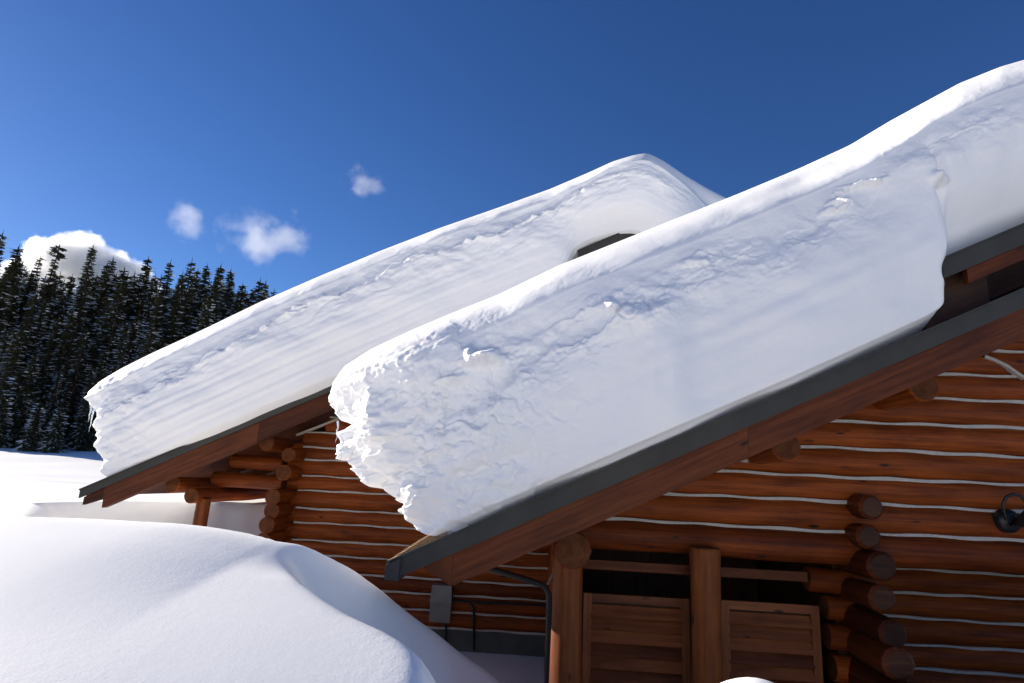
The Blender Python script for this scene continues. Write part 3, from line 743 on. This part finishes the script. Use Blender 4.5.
# bank at the far side of the dug-out around the house
yb = np.interp(X, [-14,-11,-10,-9,-8,-6.5,-5,-4], [9.0,10.2,11.2,12.2,13.0,13.9,14.4,14.6])+.25*fbm(X*.7, 3., 0., 2)
k = sst(-.16, .14, Y-yb)
left = sst(.8, -.5, X+.80*Y+.25*fbm(X*.6, Y*.6, 9., 2))
k = np.maximum(k, left*sst(4.6, 8, Y)); far = np.maximum(k, sst(-12, -18, X))
far = np.maximum(far, np.maximum(sst(20, 26, Y), sst(-10, -13, Y)))
g = g - .010*np.maximum(0, X+2.2)**2*(X < 1)*sst(5, 4, Y)
g = g - .092*np.clip(X+2.95, 0, .97)**2*sst(2.6, 4.6, Y)
z = g*(1-far)+fld*far
# right flank falls toward the house
LIP = [(415,683,2.60),(417,664,2.80),(412,652,2.90),(400,641,3.0),(380,630,3.12),(345,614,3.28),(322,599,3.5),(300,583,3.74),(285,556,3.98)]
RDG = [(262,532,4.6),(290,540,4.6),(330,556,4.78),(365,580,5.05),(400,609,5.32),(450,645,5.8),(500,683,6.25)]
xo = np.maximum(0, X+2.05)
near_only = (1-sst(8.8, 10.5, Y))
rid_y = np.interp(X, [-2,-1.65,-1.2,-.78,-.3,.3,1], [4.5,4.75,5.35,5.8,6.25,6.75,7.3])
dropx = .80*(np.sqrt(xo**2+.06)-.245)*sst(3.8, 4.9, Y)
dropy = .42*np.maximum(0, Y-rid_y-.30*sst(-1.6, -2.4, X))*sst(-4.2, -2.0, X)
z = z-np.where(Y < 17, (dropx+dropy)*(1-far), 0)
def zat(F_, x, y):
    i = np.searchsorted(gx, x)-1; j = np.searchsorted(gy, y)-1
    u = (x-gx[i])/(gx[i+1]-gx[i]); v = (y-gy[j])/(gy[j+1]-gy[j])
    return (F_[j,i]*(1-u)+F_[j,i+1]*u)*(1-v)+(F_[j+1,i]*(1-u)+F_[j+1,i+1]*u)*v
rdgP = [at(*q) for q in RDG]
def first_hit(px, py, y0, y1):                 # where the sight line meets the mound
    for yy in np.arange(y0, y1, .02):
        p = at(px, py, yy)
        if p.z <= zat(z, p.x, p.y): return p
    return at(px, py, y1)
lipP = [first_hit(px, py, 1.9, Y_+.5) for px, py, Y_ in LIP]
for it in range(6):
    num = 0; den = .12
    for p in rdgP[3:]:
        wgt = np.exp(-((X-p.x)**2+(Y-p.y)**2)/(2*.26**2)); num = num+wgt*(p.z+.012-zat(z, p.x, p.y)); den = den+wgt
    z = z+num/den
ex = np.array([(-.25,-.5),(-.30,1.2)]+[(p.x, p.y) for p in lipP]+[(p.x, p.y) for p in rdgP[2:]]+[(.3,6.75),(1.0,7.3)])
# bitten bowl: signed distance inside the edge polyline
P0, P1 = ex[:-1], ex[1:]
dd = np.full(X.shape, 1e9); 
for a, b in zip(P0, P1):
    ab = b-a; t = np.clip(((X-a[0])*ab[0]+(Y-a[1])*ab[1])/(ab@ab), 0, 1)
    dd = np.minimum(dd, np.hypot(X-a[0]-t*ab[0], Y-a[1]-t*ab[1]))
inside = np.zeros(X.shape, bool)
poly = np.r_[ex, [(60, 7.3), (60, -.5)]]
for i in range(len(poly)):
    a, b = poly[i], poly[(i+1) % len(poly)]
    c = (a[1] > Y) != (b[1] > Y)
    with np.errstate(divide='ignore', invalid='ignore'):
        inside ^= c & (X < (b[0]-a[0])*(Y-a[1])/(b[1]-a[1])+a[0])
sd = np.where(inside, dd, -dd)
soft = np.logaddexp(0, (sd-.03)/.025)*.025
bowl = 1.45*soft + .04*fbm(X*1.6, Y*1.6, 8., 3)*np.clip(sd/.3, 0, 1)
z = np.maximum(z-np.where(Y < 9, bowl, 0), -2.75)
z = np.where((X > 1.0) & (Y > 6.5) & (Y < 17), np.minimum(z, -2.75), z)
rb = -1.12+.06*fbm(X*.6, Y*.6, 12., 3)-.5*np.maximum(0, Y-3.1)**1.3*1.6  # bank below the frame, raised to block bounced light to the lower wall
z = np.where(X > .3, np.maximum(z, -2.75+(rb+2.75)*sst(.5, 1.4, X)*sst(5.0, 3.0, Y)*sst(-9,-7,Y)), z)
# small heap in front of the porch
hx, hy = at(757, 683, 2.7).x, 2.7
hz = at(757, 680, 2.7).z
z = np.maximum(z, hz-.5*(((X-hx)/.5)**2+((Y-hy)/.5)**2))
# ground level under the house
house = (X > -4.4) & (X < 11) & (Y > 10.5) & (Y < 17); z = np.where(house, np.minimum(z, -2.6), z)
r_, c_ = X.shape; idx = np.arange(r_*c_).reshape(r_, c_)
Fq = np.stack([idx[:-1,:-1], idx[:-1,1:], idx[1:,1:], idx[1:,:-1]], -1).reshape(-1, 4)
me = bpy.data.meshes.new('snow_ground'); me.from_pydata(np.stack([X, Y, z], -1).reshape(-1, 3).tolist(), [], Fq.tolist())
me.materials.append(M_SNOWG); me.polygons.foreach_set('use_smooth', [True]*len(me.polygons)); me.update()
go = link(bpy.data.objects.new('snow_ground', me)); tag(go, kind='structure')
def ground(x, y):
    i = int(np.clip(np.searchsorted(gx, x)-1, 0, len(gx)-2)); j = int(np.clip(np.searchsorted(gy, y)-1, 0, len(gy)-2))
    return float(z[j, i])

# ------------------------------------------------------------------ conifers
m, nt, b = mat('fir_needles'); M_FIR = m
tc = N(nt, 'ShaderNodeTexCoord').outputs['Object']
nt.links.new(ramp(nt, noise(nt, tc, .9, 4), [(.3, (.056,.062,.036)), (.6, (.10,.103,.058)), (.8, (.14,.132,.075))]), b.inputs['Base Color'])
b.inputs['Roughness'].default_value = .8; b.inputs['Specular IOR Level'].default_value = .1
M_BARK = simple('fir_bark', (.07,.05,.038), .95, 0, 5, .4, .02)
M_TSNOW = simple('branch_snow', (.80,.83,.88), .8, 0, 3, .05, .0)

def tree_meshes(seed, H, R, snow=.3, bare=0., dens=1.0, droop=.35):
    rnd = random.Random(seed)
    tb = MB(); n = 8
    tb.tube([(.06*math.sin(i*1.3+seed), .06*math.cos(i*1.1), H*(i/n)) for i in range(n+1)], .2, 7, rs=[.26*H/22*(1-.95*i/n)+.015 for i in range(n+1)])
    cb = MB(); zz = H*rnd.uniform(.03, .07)
    def leaf(p, d, w, ln, up, mi, tilt=.6, tb_=0.):
        side = d.cross(Vector((0,0,1)))
        if side.length < .05: side = Vector((1,0,0))
        side.normalize(); side = (side+Vector((0,0,tb_+rnd.uniform(-tilt,tilt)))).normalized()
        a = p-side*w*.5; c = p+side*w*.5; e = p+d*ln
        cb.add([a, c, e+side*w*.22, e-side*w*.22], [(0,1,2,3)], None, mi)
    while zz < H*.985:
        k = zz/H
        prof = (1-k)**.95*(1.0 if k > .12 else .75+.25*k/.12)
        if bare and k > 1-bare and k < .93: dens_k = .28
        elif bare and k >= .93: dens_k = 1.0; prof = max(prof, .30)
        else: dens_k = dens
        nb = max(3, int((7-2.5*k)*dens_k+rnd.random()))
        a0 = rnd.random()*6.28
        for q in range(nb):
            th = a0+6.28*q/nb+rnd.uniform(-.35, .35)
            ln = R*.92*prof*rnd.uniform(.6, 1.2)+.14
            if bare and 1-bare < k < .93: ln *= .55
            dr = droop*(1-.9*k)*rnd.uniform(.6, 1.4)-.25*k
            d = Vector((math.cos(th), math.sin(th), -dr)).normalized()
            p0 = Vector((0,0,zz+rnd.uniform(-.15,.15)))
            m_ = max(2, int(ln/.42)); sn = rnd.random() < snow*1.9*(1-.6*k)
            for i in range(m_):
                t = (i+.6)/m_; p = p0+d*(ln*t)+Vector((0,0,-.10*ln*t*t))
                w = (.30+.26*(1-t))*min(1.2, .45+ln*.30)
                dd_ = (d+Vector((rnd.uniform(-.3,.3), rnd.uniform(-.3,.3), rnd.uniform(-.35,.05)))).normalized()
                leaf(p, dd_, w*1.4, min(.62, .22+.4*ln), 0, 0)
                sd_ = d.cross(Vector((0,0,1))).normalized()
                for sg in (-1, 1):
                    d2 = (d*.7+sd_*sg*.8+Vector((0,0,rnd.uniform(-.45,-.05)))).normalized()
                    leaf(p, d2, w*.9, w*1.5, 0, 0)
                if sn and rnd.random() < .6 and t > .25:
                    leaf(p+d*.1+Vector((0,0,.05)), (d+Vector((rnd.uniform(-.2,.2), rnd.uniform(-.2,.2), rnd.uniform(-.35,.05)))).normalized(), w*rnd.uniform(.35,.7), rnd.uniform(.3,.7), 0, 1, .4, .8)
        zz += H*.016*(1.15-.55*k)*rnd.uniform(.75, 1.25)+.05
    # leader
    cb.add([(-.06,0,H*.955),(.06,0,H*.955),(.012,0,H+.35),(-.012,0,H+.35)], [(0,1,2,3)]); cb.add([(0,-.06,H*.955),(0,.06,H*.955),(0,.012,H+.35),(0,-.012,H+.35)], [(0,1,2,3)])
    return tb.build('trunk', M_BARK, mesh_only=True), cb.build('crown', [M_FIR, M_TSNOW], mesh_only=True, smooth=False)
SPEC = [tree_meshes(1, 20, 2.1, .45), tree_meshes(2, 20, 1.7, .6), tree_meshes(3, 20, 2.4, .35, droop=.5), tree_meshes(4, 20, 1.9, .75, droop=.45),
        tree_meshes(5, 20, 1.5, .3), tree_meshes(6, 20, 2.2, .55, dens=.8)]
BARE = tree_meshes(9, 20, 1.5, .15, bare=.22)
YOUNG = tree_meshes(11, 6, 1.35, .55, droop=.4)
def tree(x, y, h, spec, base_h, label, grp=None, name='fir_tree', wide=1.0):
    gz = ground(x, y)-.15
    t = empty(name, (x, y, gz)); s_ = h/base_h; t.scale = (s_*wide, s_*wide, s_); t.rotation_euler = (random.uniform(-.02,.02), random.uniform(-.02,.02), random.random()*6.28)
    for nm, me in (('trunk', spec[0]), ('crown', spec[1])):
        c = link(bpy.data.objects.new(nm, me)); c.parent = t
    tag(t, label, 'tree', grp); return t
def tree_px(px, py_top, D, spec, label, grp=None, bh=20, **kw):
    p = at(px, py_top, D); gz = ground(p.x, p.y)-.15
    return tree(p.x, p.y, p.z-gz, spec, bh, label, grp, **kw)
SKY = [(-14,240),(2,232),(16,246),(27,262),(37,255),(60,272),(70,276),(81,282),(104,262),(113,259),(122,268),(131,273),(146,258),(157,276),(168,262),(176,280),(184,272),(194,260),(200,270),(207,266),(216,274),(221,265),(228,270),(234,279),(243,284),(251,288),(259,280),(266,282),(274,289),(284,296),(295,300),(308,306),(-30,236),(-48,228)]
tree_px(54, 243, 84, BARE, 'tall fir with a bare thin upper trunk and tufted top before the big cloud')
tree_px(94, 247, 82, SPEC[4], 'tallest dense fir before the big cloud, right of the tufted fir')
for i, (px, py) in enumerate(SKY):
    D = random.uniform(84, 100)
    if px < 165: lb, gr = 'dark fir whose spire stands against the big white cloud', 'skyline firs before the big cloud'
    else: lb, gr = 'dark fir whose spire stands against blue sky right of the big cloud', 'skyline firs right of the big cloud'
    if px < -5: lb, gr = 'snow flecked fir standing at the left edge of the forest', 'forest firs at the left edge'
    tree_px(px, py, D, SPEC[i % 6], lb, gr, wide=random.uniform(.85, 1.15))
# front rows
for i in range(64):
    px = -55+i*6.0+random.uniform(-3, 3)
    if px > 330: continue
    line = np.interp(px, [-60,0,60,100,160,220,280,340], [262,272,292,288,292,300,308,318])
    py = line+random.uniform(-4, 60)
    tree_px(px, py, random.uniform(72, 84), SPEC[random.randrange(6)], 'snow flecked fir in the shaded front rows of the forest', 'front row firs', wide=random.uniform(.9, 1.25))
for i in range(46):
    px = -60+i*7.+random.uniform(-4, 4)
    py = np.interp(px, [-60,0,100,200,330], [330,335,345,355,362])+random.uniform(-25, 40)
    tree_px(px, py, random.uniform(66, 74), SPEC[random.randrange(6)], 'lower fir with snowy branches at the forest edge by the field', 'forest edge firs', wide=random.uniform(1.0, 1.4))
# back rows on the slope
for i in range(84):
    px = -60+i*4.9+random.uniform(-3, 3)
    py = np.interp(px, [-60,0,60,110,160,220,280,350], [250,262,276,272,276,282,296,315])+random.uniform(0, 26)
    tree_px(px, py, random.uniform(100, 118), SPEC[random.randrange(6)], 'dark fir deep in the forest with only its top showing', 'back row firs', wide=random.uniform(.8, 1.1))
for i in range(44):
    px = -30+i*7.6+random.uniform(-3, 3)
    py = np.interp(px, [-30,0,60,110,160,220,280,350], [246,254,272,272,276,280,293,312])+random.uniform(-2, 12)
    tree_px(px, py, random.uniform(92, 104), SPEC[random.randrange(6)], 'slender fir filling the gaps just below the forest skyline', 'firs just below the skyline', wide=random.uniform(.85, 1.15))
# small firs at the foot
for (px, pt, D, lb) in ((40,404,62,'small snow dusted fir at the forest foot, left one of the leading pair'),(61,408,61,'small snow dusted fir at the forest foot, right one of the leading pair'),
                        (6,395,64,'young fir at the forest foot beside the left photo edge'),(24,372,66,'mid sized fir just behind the leading pair of small firs')):
    tree_px(px, pt, D, YOUNG, lb, None, bh=6, name='young_fir')

# ------------------------------------------------------------------ clouds
def cloud(cx, cy, w, h, D, dens, seed, label, lobes, thr=0.0, nz=1.7, ns=1.7, an=.2, hard=.7):
    c = at(cx, cy, D); px = D/F
    mb = MB(); import bmesh
    bm = bmesh.new(); bmesh.ops.create_icosphere(bm, subdivisions=3, radius=1.0)
    me = bpy.data.meshes.new('cloud'); bm.to_mesh(me); bm.free()
    o = link(bpy.data.objects.new('cloud', me)); o.location = c; o.scale = (w*px/2, min(w, h)*px/2*1.1, h*px/2)
    m = bpy.data.materials.new('cloud_vapour'); m.use_nodes = True; nt = m.node_tree
    nt.nodes.clear(); out = N(nt, 'ShaderNodeOutputMaterial'); pv = N(nt, 'ShaderNodeVolumePrincipled')
    pv.inputs['Color'].default_value = (.99,.99,.99,1); pv.inputs['Anisotropy'].default_value = an
    tc = N(nt, 'ShaderNodeTexCoord').outputs['Object']
    # sum of soft lobes minus noise
    acc = None
    for (lx, ly, lz, lr) in lobes:
        vm = N(nt, 'ShaderNodeVectorMath', operation='DISTANCE'); nt.links.new(tc, vm.inputs[0]); vm.inputs[1].default_value = (lx, ly, lz)
        mr = N(nt, 'ShaderNodeMapRange'); mr.inputs[1].default_value = 0; mr.inputs[2].default_value = lr; mr.inputs[3].default_value = 1; mr.inputs[4].default_value = 0
        nt.links.new(vm.outputs['Value'], mr.inputs[0])
        if acc is None: acc = mr.outputs[0]
        else:
            mx = N(nt, 'ShaderNodeMath', operation='MAXIMUM'); nt.links.new(acc, mx.inputs[0]); nt.links.new(mr.outputs[0], mx.inputs[1]); acc = mx.outputs[0]
    asp = w/h
    mp = N(nt, 'ShaderNodeMapping'); mp.inputs['Scale'].default_value = (asp, 1, 1); mp.inputs['Location'].default_value = (seed*3.1, seed*1.7, 0); nt.links.new(tc, mp.inputs[0])
    n = noise(nt, mp.outputs[0], ns, 8, .62)
    sb = N(nt, 'ShaderNodeMath', operation='SUBTRACT'); nt.links.new(n, sb.inputs[0]); sb.inputs[1].default_value = .5
    ml = N(nt, 'ShaderNodeMath', operation='MULTIPLY_ADD'); nt.links.new(sb.outputs[0], ml.inputs[0]); ml.inputs[1].default_value = nz; nt.links.new(acc, ml.inputs[2])
    mr = N(nt, 'ShaderNodeMapRange'); mr.inputs[1].default_value = .25+thr; mr.inputs[2].default_value = .25+hard+thr; mr.inputs[3].default_value = 0; mr.inputs[4].default_value = dens
    nt.links.new(ml.outputs[0], mr.inputs[0]); nt.links.new(mr.outputs[0], pv.inputs['Density'])
    nt.links.new(pv.outputs[0], out.inputs['Volume'])
    me.materials.append(m); tag(o, label, 'cloud', 'small white clouds'); return o
cloud(78, 276, 210, 128, 2600, .030, 1, 'big bright cumulus cloud rising behind the forest skyline',
      [(-.42,0,-.05,.55),(-.14,0,.26,.62),(.10,0,.16,.58),(.36,0,-.02,.55),(.62,0,-.22,.42),(-.68,0,-.15,.4)], nz=1.15, an=.55, ns=2.2, hard=.28)
cloud(188, 222, 70, 60, 2600, .0042, 2, 'smallest round wisp of cloud directly above the forest', [(0,0,0,.85),(.1,0,.2,.6)], thr=.05, nz=2.4, ns=1.3)
cloud(266, 235, 112, 88, 2600, .0042, 3, 'ragged two lobed wispy cloud above the far roof slope', [(-.2,0,.2,.7),(-.1,0,-.2,.75),(.36,0,-.08,.65)], thr=.08, nz=2.5, ns=1.4)
cloud(365, 182, 64, 52, 2600, .0040, 4, 'tiny isolated cloud puff highest in the blue sky', [(-.1,0,0,.8),(.3,0,-.05,.6)], thr=.08, nz=2.4, ns=1.3)

# ------------------------------------------------------------------ light
EL, AZ = 17.0, 24.0                                  # sun low on the left, slightly behind the gables
sd_ = Vector((-math.cos(rad(EL))*math.cos(rad(AZ)), math.cos(rad(EL))*math.sin(rad(AZ)), math.sin(rad(EL))))
su = bpy.data.lights.new('sun', 'SUN'); su.energy = 4.9; su.angle = rad(.5); su.color = (1, .915, .79)
so = link(bpy.data.objects.new('sun', su)); so.rotation_euler = sd_.to_track_quat('Z', 'Y').to_euler()
w = bpy.data.worlds.new('World'); SC.world = w; w.use_nodes = True; nt = w.node_tree
bg = nt.nodes['Background']; sky = N(nt, 'ShaderNodeTexSky', sky_type='NISHITA'); sky.sun_disc = False
sky.sun_elevation = rad(EL); sky.sun_rotation = math.atan2(sd_.x, sd_.y)
sky.altitude = 2000; sky.air_density = 1.0; sky.dust_density = .3; sky.ozone_density = 3.0
hs = N(nt, 'ShaderNodeHueSaturation'); hs.inputs['Saturation'].default_value = 1.2; hs.inputs['Hue'].default_value = .513; nt.links.new(sky.outputs[0], hs.inputs['Color'])
nt.links.new(hs.outputs[0], bg.inputs[0]); bg.inputs[1].default_value = .066

# ------------------------------------------------------------------ camera and render settings
cam = bpy.data.cameras.new('camera'); cam.sensor_width = 36; cam.lens = F*36/1024; cam.clip_end = 20000; cam.clip_start = .05
co = link(bpy.data.objects.new('camera', cam))
co.matrix_world = Matrix(((RT.x, UP.x, -fw.x, 0), (RT.y, UP.y, -fw.y, 0), (RT.z, UP.z, -fw.z, 0), (0, 0, 0, 1)))
SC.camera = co
SC.view_settings.view_transform = 'Standard'; SC.view_settings.look = 'None'; SC.view_settings.gamma = 1; SC.view_settings.use_curve_mapping = False
SC.view_settings.exposure = 1.0
SC.render.engine = 'CYCLES'
cy = SC.cycles; cy.use_denoising = True; cy.max_bounces = 14; cy.diffuse_bounces = 6; cy.volume_bounces = 10; cy.transmission_bounces = 6; cy.use_adaptive_sampling = True
SC.render.resolution_x = 1024; SC.render.resolution_y = 683
